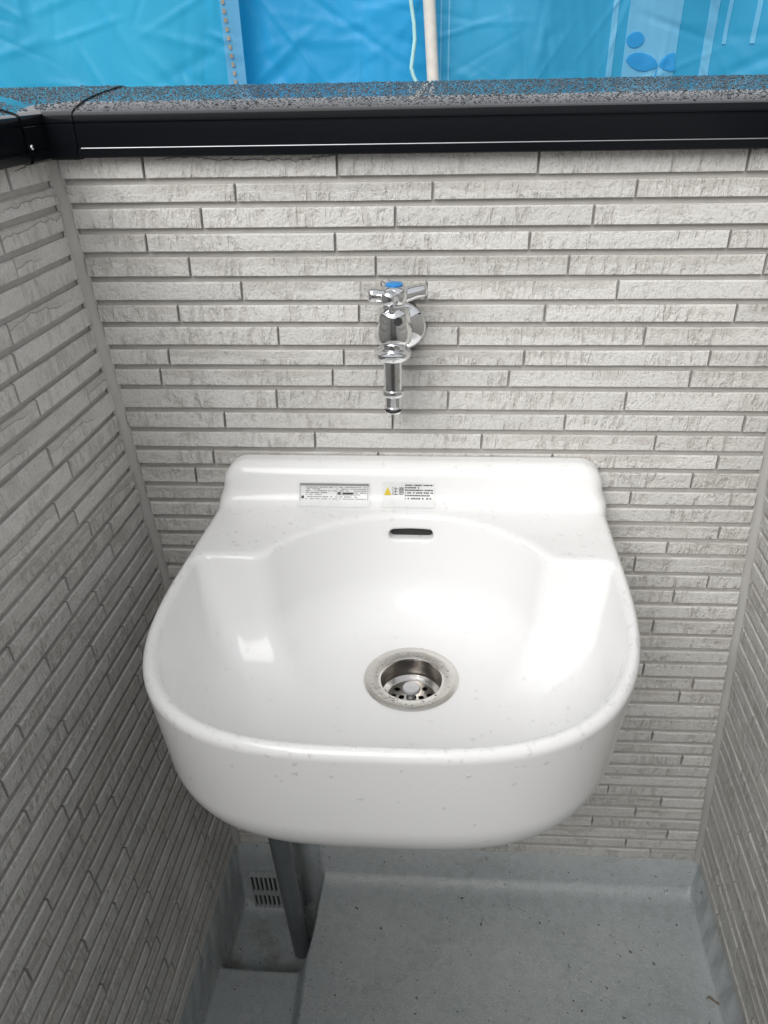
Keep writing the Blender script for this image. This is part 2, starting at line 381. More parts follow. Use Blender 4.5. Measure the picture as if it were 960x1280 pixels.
# ---------------------------------------------------------------- floor
ZF, ZG, ZS, XG, US = -.085, -.126, -.172, .142, .135
def lin(*segs):
    out = []
    for a, b2, n in segs: out += list(np.linspace(a, b2, n, endpoint=False))
    return np.array(out+[segs[-1][1]])
gx = lin((-.10, -.03, 6), (-.03, .06, 60), (.06, .125, 16), (.125, .165, 32), (.165, .68, 60), (.68, .82, 70), (.82, .92, 6))
gu = lin((-.03, .07, 70), (.07, .11, 14), (.11, .16, 36), (.16, .6, 80), (.6, 2.2, 40))
GX, GU = np.meshgrid(gx, gu, indexing='ij')
def ss(a, b2, x):
    t = np.clip((x-a)/(b2-a), 0, 1); return t*t*(3-2*t)
def floor_h(x, u):
    wob = .0015*np.sin(x*31+u*17)+.001*np.sin(u*53)
    gut = ZG+(ZS-ZG)*(1-ss(US-.014, US+.018, u+.5*wob))
    h = gut+(ZF-gut)*ss(XG-.012, XG+.010, x+wob+.006*np.sin(u*9))
    sl = x-(ML*-u)+.0055; sr = (W+MR*-u)+.0055-x; sb = u+.0055
    def cove(s, r0, bot):
        t = np.clip(s, 0, r0); return np.where(s < r0, bot+(r0-np.sqrt(np.maximum(r0**2-(r0-t)**2, 0))), -9)
    h = np.maximum(h, cove(sl, .014, h)); h = np.maximum(h, cove(sr, .016, h)); h = np.maximum(h, cove(sb, .030, h))
    steep = lambda s: np.where(s < .004, np.minimum(.012, h+(.004-s)/.004*.30), -9)
    for s in (sl, sr, sb): h = np.maximum(h, steep(s))
    return h
GH = floor_h(GX, GU)
nx, nu = GX.shape
idx = np.arange(nx*nu).reshape(nx, nu)
fv = np.stack([GX, -GU, GH], -1).reshape(-1, 3)
ff = np.stack([idx[:-1, :-1], idx[:-1, 1:], idx[1:, 1:], idx[1:, :-1]], -1).reshape(-1, 4)
fl = obj('balcony_floor', pydata('balcony_floor', fv, ff), M['frp'], None, True); fl['kind'] = 'structure'
tag(fl, 'grey fibreglass balcony floor with gutter and sump')
g = obj('ground', pydata('ground', [(-400, -400, -3), (400, -400, -3), (400, 400, -3), (-400, 400, -3)], [(0, 1, 2, 3)]), M['ground']); g['kind'] = 'structure'
# ---------------------------------------------------------------- coping
def wet_top(o):
    me = o.data; me.materials.append(M['alutop'])
    for p in me.polygons:
        if p.normal.z > .5 and p.center.z > 1.14: p.material_index = 1
    return o
def sweep(prof, p0, p1, out, mat, name, parent=None):
    """prof: (outward, z) closed loop swept from p0 to p1; 'out' is the outward direction"""
    out = Vector(out); v = []
    for P in (p0, p1):
        for a, z in prof: v.append(Vector((P[0], P[1], 0))+out*a+Vector((0, 0, z)))
    n = len(prof); f = [(i, (i+1) % n, n+(i+1) % n, n+i) for i in range(n)]
    f += [tuple(range(n-1, -1, -1)), tuple(range(n, 2*n))]
    return wet_top(solid(name, (v, f), mat, parent, 25))
CP = [(-.002, 1.0990), (.0145, 1.0995), (.0158, 1.1005), (.0160, 1.1078), (.0118, 1.1086), (.0115, 1.1315), (.0105, 1.1320), (.0105, 1.1330), (.0115, 1.1336), (.0115, 1.1400),
      (.0111, 1.1412), (.0100, 1.1422), (.0085, 1.1430), (0, 1.1457), (-.010, 1.1484), (-.025, 1.1515), (-.050, 1.1550), (-.090, 1.1590), (-.130, 1.1622), (-.150, 1.1634), (-.158, 1.1628), (-.161, 1.1590), (-.161, 1.0990)]
bk = empty('coping', (xl(1.1), 0, 1.096)); XC = xl(1.12)
tag(bk, 'black aluminium coping beaded with rain above the tap wall', 'coping')
sweep(CP, (XC+.02, 0), (xr(1.12)+.17, 0), (0, -1, 0), M['alu'], 'coping_profile', bk)
rk = empty('coping', (xr(1.1), -.3, 1.096)); tag(rk, 'black aluminium coping on the paler parapet opposite the gutter', 'coping')
sweep(CP, (xr(1.12)+.004, -2.2), (xr(1.12)+.004, .001), (-1, 0, 0), M['alu'], 'coping_profile', rk)
solid('sky_glint_strip', tube([(XC+.045, -.0150, 1.1088), (xr(1.12)-.002, -.0150, 1.1088)], .0008, 8), M['skyglint'], bk, 60)  # pale strip painted as the sky's glint on water along the ledge
lk = empty('coping', (xl(1.1), -.3, 1.096)); tag(lk, 'black aluminium coping on the shaded parapet, butting the screwed corner piece', 'coping')
XI = XC-.004
sweep(CP, (XI, -2.2), (XI, .02), (1, 0, 0), M['alu'], 'coping_profile', lk)
ck = empty('corner_cap', (XI, 0, 1.096)); tag(ck, 'black mitred coping corner piece with a small silver screw', 'coping corner')
def offs(pr, d):
    c = Vector((-.07, 1.125)); res = []
    n = len(pr)
    for i in range(n):
        a, b2, c2 = Vector(pr[i-1]), Vector(pr[i]), Vector(pr[(i+1) % n]); t = (c2-a).normalized(); nn = Vector((t.y, -t.x))
        res.append((b2.x+nn.x*d, b2.y+nn.y*d))
    return res
CP2 = offs(CP, .0016) if offs(CP, .0016)[2][0] > CP[2][0] else offs(CP, -.0016)
def mitre(prof, name, mat, parent, a1, a2):
    n = len(prof); v = []
    for a, z in prof: v.append((XI+a, -a2, z))
    for a, z in prof: v.append((XI+a, -a, z))
    for a, z in prof: v.append((XC+a1, -a, z))
    f = []
    for s in (0, n):
        for i in range(n): f.append((s+i, s+(i+1) % n, s+n+(i+1) % n, s+n+i))
    f += [tuple(range(n-1, -1, -1)), tuple(range(2*n, 3*n))]
    return wet_top(solid(name, (v, f), mat, parent, 25))
mitre(CP2, 'cap_shell', M['alu'], ck, .040, .062)
sc = at_y(42, 186, -.05)
solid('screw', lathe([(0, .0016), (.0018, .0014), (.0030, .0006), (.0032, 0), (.0032, -.003)], (XI+.0135, -.052, 1.113), (1, 0, 0), 12), M['chrome'], ck)
# rain beads on the coping tops
def beads(name, pts, nrm, rad, mat, label, flat=(.34, .6)):
    n = 8; rings = ((1.0, 0.0), (.90, .48), (.55, .88)); v = []; f = []
    for p, nn, r0 in zip(pts, nrm, rad):
        nn = Vector(nn).normalized(); t = Vector((1, 0, 0)) if abs(nn.x) < .8 else Vector((0, 1, 0)); e1 = nn.cross(t).normalized(); e2 = nn.cross(e1)
        hgt = r0*rng.uniform(*flat); k0 = len(v); st = rng.uniform(.8, 1.3); ph = rng.uniform(0, 6); w1 = rng.uniform(0, .18)
        for q, h in rings:
            for k in range(n):
                a = 2*math.pi*k/n; rr = r0*q*(1+w1*math.sin(2*a+ph))
                v.append(Vector(p)+e1*rr*math.cos(a)*st+e2*rr*math.sin(a)/st+nn*(hgt*h-.0001))
        v.append(Vector(p)+nn*hgt)
        for i in range(2):
            for k in range(n): f.append((k0+i*n+k, k0+i*n+(k+1) % n, k0+(i+1)*n+(k+1) % n, k0+(i+1)*n+k))
        for k in range(n): f.append((k0+2*n+k, k0+2*n+(k+1) % n, k0+3*n))
    o = obj(name, pydata(name, v, f), mat, None, True); o['kind'] = 'stuff'; tag(o, label, 'water'); return o
def cop_z(a):
    A = [p for p in CP[9:20]]; A.sort(); return float(np.interp(a, [p[0] for p in A], [p[1] for p in A]))
pts, nrm, rad = [], [], []
occ = {}
def try_add(px, py, pz, nn, r0):
    key = (int(px/.008), int(py/.008))
    for i in (-1, 0, 1):
        for j in (-1, 0, 1):
            for qx, qy, qr in occ.get((key[0]+i, key[1]+j), ()):
                if (qx-px)**2+(qy-py)**2 < ((qr+r0)*.95)**2: return
    occ.setdefault(key, []).append((px, py, r0)); pts.append((px, py, pz)); nrm.append(nn); rad.append(r0)
for k in range(24000):
    a = rng.uniform(-.155, .006); x = rng.uniform(XC-.15, .76); r0 = min(.0030, .0008+rng.expovariate(1/.0006))
    y = -a; e = .002; s = (cop_z(a+e)-cop_z(a-e))/(2*e)
    if x < XC-a*0-.004 and -a < 0: continue
    try_add(x, y, cop_z(a)+(.0016 if x < XC+.04 else 0), (0, s, 1) if True else 0, r0)
for k in range(8000):
    a = rng.uniform(-.155, .006); y = rng.uniform(-.65, -.02); r0 = min(.0030, .0008+rng.expovariate(1/.0006)); e = .002; s = (cop_z(a+e)-cop_z(a-e))/(2*e)
    try_add(XI+a, y, cop_z(a)+(.0016 if y > -.062 else 0), (-s, 0, 1), r0)
beads('rain_beads', pts, nrm, rad, M['glass'], 'dense clear rain beads standing on the black coping tops')
# ---------------------------------------------------------------- sink (signed distance field -> mesh)
XS, ZR = 0.3085, 0.700
SA, SB, SU, SN = .2445, .290, .160, 3.2
DU, DZ, DX = .207, -.140, .014            # drain: distance from wall, depth below rim, side offset
def plan(X, U, a, b2, u0, n):
    v = np.maximum(U-u0, 0); p, q = np.abs(X)/a, v/b2
    g = (p**n+q**n+1e-12)**(1/n); gx_ = p**(n-1)/a; gv = q**(n-1)/b2
    d = (g-1)/(np.sqrt(gx_**2+gv**2+1e-12)*g**(1-n))
    return np.where(g < .35, (g-1)*min(a, b2), np.where(v <= 0, np.abs(X)-a, d))
def rint(d1, d2, r): return np.minimum(np.maximum(d1+r, d2+r), 0)+np.sqrt(np.maximum(d1+r, 0)**2+np.maximum(d2+r, 0)**2)-r
def smin(a, b2, k):
    h = np.clip(.5+.5*(b2-a)/k, 0, 1); return b2+(a-b2)*h-k*h*(1-h)
def smax(a, b2, k): return -smin(-a, -b2, k)
def sink_sdf(X, U, Z):
    dep = -Z
    tp = .10*np.maximum(dep, 0)+.004-.026*U
    d2 = plan(X, U, SA, SB, SU, SN)+tp
    body = rint(d2, Z, .010)
    body = rint(body, -Z-.188, .085)
    # raised back
    cx_ = np.abs(X)-(SA-.004-.12*np.maximum(Z, 0)); cz_ = Z-.049
    bs2 = rint(cx_, cz_, .026)
    face = U-.041+.16*Z
    back = rint(bs2, face, .016); back = np.maximum(back, -Z-.12)
    body = smin(body, back, .020)
    # bowl: wide front part + round back part
    dr = .17*np.maximum(dep, 0)
    fa = plan(X, U, SA-.010, SB-.010, SU, SN)+.004-.026*U
    fa = rint(fa, .164-U, np.clip(.016+.34*np.maximum(dep, 0), 0, .06))
    ci = np.sqrt((X-.004)**2+((U-.243)*1.0)**2)-.180
    b2d = smin(fa, ci, .016)+.003+dr
    rd = np.sqrt((X-DX)**2+(U-DU)**2)
    floor = (DZ+.035*rd)-Z
    bowl = rint(b2d, floor, .058)
    s = smax(body, -bowl, .009)
    s = smax(s, -np.maximum(rd-.036, np.abs(Z-DZ)-.09), .004)
    # overflow slot
    q1 = np.abs(X-.004)-.0275; q2 = np.abs(Z+.0265)-.0068
    slot = rint(q1, q2, .0066); slot = np.maximum(slot, np.maximum(U-.13, .020-U))
    s = smax(s, -slot, .003)
    return np.maximum(s, -U+.0005)
def surface_nets(fn, lo, hi, h):
    ax = [np.arange(lo[i], hi[i]+h, h, dtype=np.float32) for i in range(3)]
    D = np.empty((len(ax[0]), len(ax[1]), len(ax[2])), np.float32)
    for i in range(0, len(ax[0]), 24):
        A, B, C = np.meshgrid(ax[0][i:i+24], ax[1], ax[2], indexing='ij'); D[i:i+24] = fn(A, B, C)
    ins = D < 0
    sh = [n-1 for n in D.shape]
    cnt = np.zeros(sh, np.int8)
    for i in (0, 1):
        for j in (0, 1):
            for k in (0, 1): cnt += ins[i:i+sh[0], j:j+sh[1], k:k+sh[2]]
    act = (cnt > 0) & (cnt < 8); ids = -np.ones(sh, np.int64); cells = np.argwhere(act); ids[act] = np.arange(len(cells))
    P = np.zeros((len(cells), 3)); N = np.zeros(len(cells))
    cs = [(i, j, k) for i in (0, 1) for j in (0, 1) for k in (0, 1)]
    for p in cs:
        for d in range(3):
            if p[d]: continue
            q = list(p); q[d] = 1
            a = D[cells[:, 0]+p[0], cells[:, 1]+p[1], cells[:, 2]+p[2]]; b2 = D[cells[:, 0]+q[0], cells[:, 1]+q[1], cells[:, 2]+q[2]]
            mk = (a < 0) != (b2 < 0); t = np.where(mk, a/(a-b2+1e-20), 0)
            pt = np.repeat(np.array([p], float), len(cells), 0); pt[:, d] = t
            P += pt*mk[:, None]; N += mk
    P = (cells+P/N[:, None])*h+np.array(lo)
    F_ = []
    for d in range(3):
        e1, e2 = (d+1) % 3, (d+2) % 3
        sl0 = [slice(None)]*3; sl1 = [slice(None)]*3; sl0[d] = slice(0, -1); sl1[d] = slice(1, None)
        a, b2 = ins[tuple(sl0)], ins[tuple(sl1)]
        E_ = np.argwhere(a != b2); E_ = E_[(E_[:, e1] > 0) & (E_[:, e2] > 0) & (E_[:, e1] < sh[e1]) & (E_[:, e2] < sh[e2])]
        fl_ = a[E_[:, 0], E_[:, 1], E_[:, 2]]
        def c(o1, o2):
            q = E_.copy(); q[:, e1] += o1; q[:, e2] += o2; return ids[q[:, 0], q[:, 1], q[:, 2]]
        Q = np.stack([c(-1, -1), c(0, -1), c(0, 0), c(-1, 0)], 1); Q[~fl_] = Q[~fl_][:, ::-1]
        F_.append(Q)
    return P, np.concatenate(F_)
def grad(P, e=.0006):
    g_ = np.zeros_like(P)
    for d in range(3):
        o = np.zeros(3); o[d] = e; g_[:, d] = (sink_sdf(*(P+o).T)-sink_sdf(*(P-o).T))/(2*e)
    return g_
def snap(P, it=4, off=0.0):
    for _ in range(it):
        s = sink_sdf(*P.T)-off; g_ = grad(P); step = s[:, None]*g_/(np.sum(g_*g_, 1)[:, None]+1e-6)
        P = P-np.clip(step, -.002, .002)
    return P
SH = .040
def to_world(P): return np.stack([P[:, 0]+XS-SH*P[:, 1], -P[:, 1], P[:, 2]+ZR], 1)
P, Q = surface_nets(sink_sdf, (-.256, -.006, -.216), (.256, .462, .058), .0032)
P = snap(P)
sk = empty('sink', (XS, 0, ZR-.2))
tag(sk, 'white ceramic wall-hung slop sink with raised back and round drain', 'sink')
me = bpy.data.meshes.new('basin'); Wp = to_world(P)
Qw = Q                                               # U -> -y mirrors the handedness
me.vertices.add(len(Wp)); me.vertices.foreach_set('co', Wp.astype(np.float32).ravel())
me.loops.add(Qw.size); me.loops.foreach_set('vertex_index', Qw.ravel().astype(np.int32))
me.polygons.add(len(Qw)); me.polygons.foreach_set('loop_start', np.arange(0, Qw.size, 4, dtype=np.int32)); me.update(calc_edges=True); me.validate()
b = bmesh.new(); b.from_mesh(me); bmesh.ops.recalc_face_normals(b, faces=b.faces); b.to_mesh(me); b.free()
obj('basin', me, M['ceramic'], sk, True)
def press(x, z, off=.0006, u0=.07):
    """point on the front of the raised back at local x and height"""
    U = u0
    for _ in range(60):
        d = float(sink_sdf(np.array([x]), np.array([U]), np.array([z]))[0])-off; U -= d*.9
        if abs(d) < 1e-5: break
    return (x+XS-SH*U, -U, z+ZR)
def press_rect(x0, x1, z0, z1, off, nx_=8, nz_=4, skew=0.):
    v = [press(x0+(x1-x0)*i/nx_+skew*(j/nz_), z0+(z1-z0)*j/nz_, off) for j in range(nz_+1) for i in range(nx_+1)]
    f = [(j*(nx_+1)+i, j*(nx_+1)+i+1, (j+1)*(nx_+1)+i+1, (j+1)*(nx_+1)+i) for j in range(nz_) for i in range(nx_)]
    return v, f
def uz_of(px, py):                                    # photo point on the raised back -> local x, z
    u = .034
    for _ in range(3):
        p = at_y(px, py, -u); u = -press(p[0]-XS, p[2]-ZR, 0)[1]
    return p[0]-XS, p[2]-ZR
def sticker(tl, br, label):
    x0, z1 = uz_of(*tl); x1, z0 = uz_of(*br); z0 -= .0035
    o = solid('sticker', press_rect(x0, x1, z0, z1, .0005), M['paper'], sk); o['label'] = label
    return o, x0, x1, z0, z1
def child(name, vf, mat, par):
    o = solid(name, vf, mat, None); o.parent = par; o.matrix_parent_inverse = par.matrix_parent_inverse.copy(); return o
def child2(name, vf, mat, par):
    # geometry is in world space; par's own world matrix is identity
    o = solid(name, vf, mat, None); o.parent = par; return o
def lines(x0, x1, z0, z1, n, dens=.8, h=.5):
    vf = ([], [])
    dz = (z1-z0)/n
    for j in range(n):
        x = x0; zb = z0+dz*(n-1-j)
        end = x1 if rng.random() < .7 else x0+(x1-x0)*rng.uniform(.5, .95)
        while x < end:
            L = rng.uniform(.0007, .0022)
            if rng.random() < dens:
                vf = merge(vf, press_rect(x, min(x+L, end), zb+dz*.25, zb+dz*(.25+h), .0008, 1, 1))
            x += L+rng.uniform(.0002, .0006)
    return vf
s1, x0, x1, z0, z1 = sticker((374.6, 602.3), (465, 625.2), 'white instruction sticker with fine grey print in two columns')
wd, hg = x1-x0, z1-z0
fr = ([], [])
for a in ((x0+.002, x1-.002, z1-.0042, z1-.0012), (x0+.002, x0+.0025, z0+.004, z1-.001), (x1-.0035, x1-.003, z0+.004, z1-.001), (x0+.002, x1-.003, z0+.0038, z0+.0043), (x0+wd*.535, x0+wd*.54, z0+.004, z1-.001)):
    fr = merge(fr, press_rect(*a, .0008, 6, 1))
child2('print', fr, M['greyink'], s1)
child2('print', merge(lines(x0+.009, x0+wd*.52, z0+.005, z1-.005, 7), lines(x0+wd*.57, x1-.005, z0+.005, z1-.005, 7)), M['greyink'], s1)
for a in ((x0+.0035, x0+.007, z0+.0065, z0+.0095), (x0+wd*.545, x0+wd*.545+.0035, z0+hg*.42, z0+hg*.42+.003), (x0+wd*.61, x0+wd*.76, z0+hg*.44, z0+hg*.44+.002)): child2('print', press_rect(*a, .0009, 2, 1), M['ink'], s1)
s2, x0, x1, z0, z1 = sticker((479.5, 602.3), (545.5, 626.2), 'white caution sticker with yellow triangle and black print')
wd, hg = x1-x0, z1-z0
tri = [press(x0+.0022, z0+hg*.40, .0009), press(x0+.0112, z0+hg*.40, .0009), press(x0+.0067, z0+hg*.78, .0009)]
child2('print', (tri, [(0, 1, 2)]), M['yellow'], s2)
child2('print', merge(press_rect(x0+.0063, x0+.0071, z0+hg*.52, z0+hg*.66, .0011, 1, 1), press_rect(x0+.0063, x0+.0071, z0+hg*.44, z0+hg*.48, .0011, 1, 1), lines(x0+.011, x0+.020, z0+hg*.1, z0+hg*.22, 1, .9, .7),
      lines(x0+wd*.43, x1-.003, z0+hg*.1, z1-.002, 7, .85, .5)), M['ink'], s2)
cu = bpy.data.curves.new('caution', 'FONT'); cu.body = '\u6ce8\u610f'; cu.size = 1
to = bpy.data.objects.new('caution', cu); COL.objects.link(to); bpy.context.view_layer.update()
tm = to.to_mesh(); tv = [tuple(v.co) for v in tm.vertices]; tf = [tuple(p.vertices) for p in tm.polygons]; to.to_mesh_clear()
bpy.data.objects.remove(to)
if tv:
    mx = max(v[0] for v in tv); mn = min(v[0] for v in tv); my = min(v[1] for v in tv); hy = max(v[1] for v in tv)-my; sc_ = .0155/(mx-mn)
    child2('print', ([press(x0+.0118+(v[0]-mn)*sc_, z0+hg*.42+(v[1]-my)/hy*hg*.36, .0009) for v in tv], tf), M['ink'], s2)
# drain fitting
dc = (XS+DX-SH*DU, -DU, ZR+DZ)
solid('drain_throat', lathe([(.0352, -.060), (.0352, -.0015)], dc, (0, 0, 1), 48), M['throat'], sk)
fit = solid('drain_flange', lathe([(.0353, -.003), (.0355, .0010), (.0366, .0018), (.0385, .0024), (.046, .0030), (.0528, .0036), (.0545, .0028), (.0550, .0012), (.0550, -.001)], dc, (0, 0, 1), 64), M['steel'], sk)
bm_ = bmesh.new()
# strainer disc with real holes: rings of quads leaving gaps
hol = [(.0115, 6, 0), (.0215, 11, .2)]
vs = []; fs = []
NR, NT = 26, 132
R0, R1 = .006, .0351
keep = lambda r, a: not any((r*math.cos(a)-hr*math.cos(2*math.pi*k/n+p))**2+(r*math.sin(a)-hr*math.sin(2*math.pi*k/n+p))**2 < .0033**2 for hr, n, p in hol for k in range(n))
for i in range(NR+1):
    for k in range(NT):
        r0 = R0+(R1-R0)*i/NR; a = 2*math.pi*k/NT; vs.append((dc[0]+r0*math.cos(a), dc[1]+r0*math.sin(a), dc[2]-.027+.005*max(0, (r0-.029)/.0072)))
for i in range(NR):
    for k in range(NT):
        if keep(R0+(R1-R0)*(i+.5)/NR, 2*math.pi*(k+.5)/NT): fs.append((i*NT+k, i*NT+(k+1) % NT, (i+1)*NT+(k+1) % NT, (i+1)*NT+k))
st = obj('strainer', pydata('strainer', vs, fs), M['steel'], sk, True)
solid('strainer_knob', lathe([(.0045, -.029), (.0045, -.018), (.0095, -.016), (.0105, -.0145), (.0105, -.0125), (.0095, -.0110), (.005, -.0102), (0, -.010)], dc, (0, 0, 1), 28), M['knob'], sk)
solid('drain_cup', lathe([(.0362, -.056), (0, -.058)], dc, (0, 0, 1), 24), M['dark'], sk)
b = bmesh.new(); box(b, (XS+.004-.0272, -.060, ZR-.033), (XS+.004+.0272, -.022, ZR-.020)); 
ov = obj('overflow_shade', b, M['dark'], sk)  # dark block standing in for the shade inside the overflow opening
ov.data.polygons.foreach_set('use_smooth', [False]*len(ov.data.polygons))
# water beads on the glaze
nrm_all = grad(P); nrm_all /= np.linalg.norm(nrm_all, axis=1)[:, None]+1e-9
pts, nrm, rad = [], [], []
sel = nrg.choice(len(P), 36000, replace=False)
for i in sel:
    X, U, Z = P[i]; n_ = nrm_all[i]
    rim = abs(Z) < .012 and n_[2] > .3 and (U > .17 or U < .16)
    front = n_[1] > .3 and Z < -.004 and U > .25 and Z > -.19
    bowl = n_[2] > .5 and Z < -.02
    shelf = n_[2] > .8 and U < .17 and Z > -.02
    pr_ = .30 if rim else (.07*math.exp(Z/.03)+.007 if front else (.05 if bowl else (.12 if shelf else 0)))
    if rng.random() > pr_: continue
    if math.hypot(X-DX, U-DU) < .06: continue
    p = to_world(P[i:i+1])[0]; pts.append(tuple(p)); nrm.append((n_[0], -n_[1], n_[2])); rad.append(min(.0030, .0007+rng.expovariate(1/.0006)) if not front else rng.uniform(.0009, .0024))
beads('water_beads', pts, nrm, rad, M['water'], 'clear water beads clinging to the white sink rim and apron', (.22, .4))
pts, nrm, rad = [], [], []
for k in range(90):
    a = rng.uniform(0, 6.283); r0 = rng.uniform(.039, .0535); pts.append((dc[0]+r0*math.cos(a), dc[1]+r0*math.sin(a), dc[2]+.0026)); nrm.append((0, 0, 1)); rad.append(rng.uniform(.0008, .0026))
beads('water_beads', pts, nrm, rad, M['glass'], 'clear water beads on the steel drain flange', (.25, .4))
# ---------------------------------------------------------------- tap
UF = .050
ex_, ez_ = at_y(498, 407, 0)[0], at_y(498, 407, 0)[2]
fa = empty('water_tap', (ex_, 0, ez_)); tag(fa, 'chrome wall tap with cross handle, blue cap and hose spout', 'tap')
bx_ = at_y(491, 434, -UF)[0]; bz = at_y(491, 434, -UF)[2]; az = at_y(495, 400, -.05)[2]
solid('escutcheon', lathe([(.0285, -.009), (.0285, .002), (.0275, .0045), (.024, .0072), (.017, .0095), (.0135, .0105), (.0128, .012)], (ex_+.004, 0, ez_), (0, -1, 0), 48), M['chrome'], fa)
# body: horizontal barrel, swelling middle and upright bonnet
YB = -.044
body = merge(tube([(ex_+.004, 0, ez_), (ex_+.002, -.014, ez_), (ex_-.001, -.026, ez_), (bx_+.003, -.036, ez_), (bx_+.001, YB, ez_)], [.0135, .0140, .0165, .0185, .0185], 28),
             lathe([(.0125, -.011), (.0160, -.0095), (.0190, -.006), (.0205, 0), (.0204, .008), (.0190, .015), (.0186, .024), (.0172, .029), (.0110, .033), (.0065, .035), (.0055, .048)], (bx_+.001, YB, ez_+.001), (0, 0, 1), 36))
solid('body', body, M['chrome'], fa, 50)
solid('bonnet_nut', lathe([(.0100, .0), (.0140, .001), (.0140, .007), (.0120, .0085), (.006, .009)], (bx_+.002, YB, ez_+.0285), (0, 0, 1), 6), M['chrome'], fa, 20)
solid('grub_hole', lathe([(0, .0190), (.0042, .0192), (.0048, .0180), (.0050, .0150)], (bx_+.004, YB, ez_+.020), (.16, -1, .10), 18), M['dark'], fa)
# cross handle with fat tapered lobes
hz = at_y(497, 366, YB)[2]
hub = lathe([(.0080, -.016), (.0125, -.011), (.0150, -.003), (.0145, .004), (.0115, .0075), (.0095, .008)], (bx_+.002, YB, hz), (0, 0, 1), 28)
arms = ([], [])
for a in (20, 110, 200, 258):
    a = math.radians(a); d = Vector((math.cos(a), math.sin(a), 0)); o3 = Vector((bx_+.002, YB, hz)); k_ = .82 if a > 3 else 1
    arms = merge(arms, tube([o3+d*.005+Vector((0, 0, -.004)), o3+d*.014*k_+Vector((0, 0, -.003)), o3+d*.024*k_+Vector((0, 0, -.001)), o3+d*.032*k_, o3+d*.0355*k_, o3+d*.037*k_], [.0100, .0086, .0078, .0080, .0068, .003], 16))
hd = solid('handle', merge(hub, arms), M['chrome'], fa, 60)
cp = solid('cap', lathe([(.0096, .0070), (.0098, .0094), (.0086, .0106), (.004, .0115), (0, .0117)], (bx_+.002, YB, hz), (0, 0, 1), 24), M['blue'], None); cp.parent = hd
# swivel nut, spout, hose tail
yb = -UF-.002
zb = at_y(491, 515, yb)[2]
solid('swivel_nut', lathe([(.0115, .004), (.0120, .000), (.0175, -.001), (.0208, -.004), (.0208, -.008), (.0180, -.012), (.0125, -.014), (.0105, -.015)], (bx_, yb, bz), (0, 0, 1), 32), M['chrome'], fa)
zc = at_y(491, 491, yb)[2]
solid('spout', lathe([(.0100, bz), (.0106, bz-.014), (.0102, zc+.006), (.0102, zc+.002)], (bx_, yb, 0), (0, 0, 1), 28), M['chrome'], fa)
solid('collar', lathe([(.0098, .005), (.0126, .004), (.0130, .002), (.0130, -.001), (.0120, -.0025), (.0092, -.003)], (bx_, yb, zc), (0, 0, 1), 28), M['chrome'], fa)
solid('hose_tail', lathe([(.0095, zc), (.0095, zb+.0085), (.0104, zb+.0075), (.0104, zb+.006), (.0078, zb+.0055), (.0078, zb+.0030), (.0096, zb+.0022), (.0092, zb), (.0070, zb), (.0068, zb+.01)], (bx_, yb, 0), (0, 0, 1), 28), M['chrome'], fa)
solid('o_ring', lathe([(.0078, .0012), (.0098, .0010), (.0102, 0), (.0098, -.0010), (.0078, -.0012)], (bx_, yb, zb+.0042), (0, 0, 1), 28), M['rubber'], fa)
# ---------------------------------------------------------------- waste pipe
pb = at_z(379, 1188, ZS); kx = -.066
pp = empty('drain_pipe', (pb[0], pb[1], ZS)); tag(pp, 'dark grey drain pipe running from under the sink into the gutter sump', 'pipe')
top = Vector((pb[0]+kx*(.36-ZS), pb[1], .36)); bot = Vector((pb[0], pb[1], ZS-.01))
tr = [Vector((dc[0], dc[1], .50)), Vector((dc[0], dc[1], .38)), Vector((dc[0]-.01, dc[1], .345)), Vector((dc[0]-.04, dc[1]+.01, .33)), Vector((dc[0]-.07, dc[1]+.02, .345)), Vector((dc[0]-.085, dc[1]+.03, .39)), Vector((dc[0]-.10, dc[1]+.05, .43)), Vector((dc[0]-.135, dc[1]+.08, .445))]
tr += [Vector((top.x+.025, top.y, .435)), Vector((top.x+.004, top.y, .41)), top]
solid('trap', tube(tr, .0175, 20), M['pvc'], pp, 60)
solid('pipe', tube([top, top.lerp(bot, .5), bot], .0158, 32), M['pvc'], pp, 60)
d = (bot-top).normalized(); mid = top.lerp(bot, .72)
solid('coupling', lathe([(.0185, -.02), (.0215, -.019), (.0215, .019), (.0185, .02)], top.lerp(bot, .06), d, 28), M['pvc'], pp)
# ---------------------------------------------------------------- gutter outlet grille on the upstand
ga = at_y(314, 1094, -.004); gb = at_y(352, 1140, -.004)
gw = .094; gx0 = ga[0]; gz1 = ga[2]+.004; gz0 = ZS+.002
gr = empty('outlet_grille', (gx0+gw/2, 0, gz0)); tag(gr, 'grey slotted outlet grille low on the end wall behind the pipe', 'grille')
YG = -.0085; lean = -.05
def gbar(x0_, x1_, z0_, z1_, y0=.004, y1=None):
    b = bmesh.new(); box(b, (x0_, YG-(y1 or .0), z0_), (x1_, YG+y0+.006, z1_), .0008)
    for v in b.verts: v.co.x += lean*(v.co.z-gz0)
    return b
obj('back_plate', gbar(gx0+.001, gx0+gw-.001, gz0, gz1-.002, -.0015, -.004), M['dark'], gr)
for z0_, z1_ in ((gz0, gz0+.006), (gz0+.036, gz0+.047), (gz1-.004, gz1)): obj('cross_bar', gbar(gx0, gx0+gw, z0_, z1_), M['grille'], gr)
nb = 12
for k in range(nb):
    xx = gx0+(gw-.0042)*k/(nb-1); obj('slat', gbar(xx, xx+.0042, gz0, gz1-(0.003 if k in (0, nb-1) else -.002), .004, .0012), M['grille'], gr)
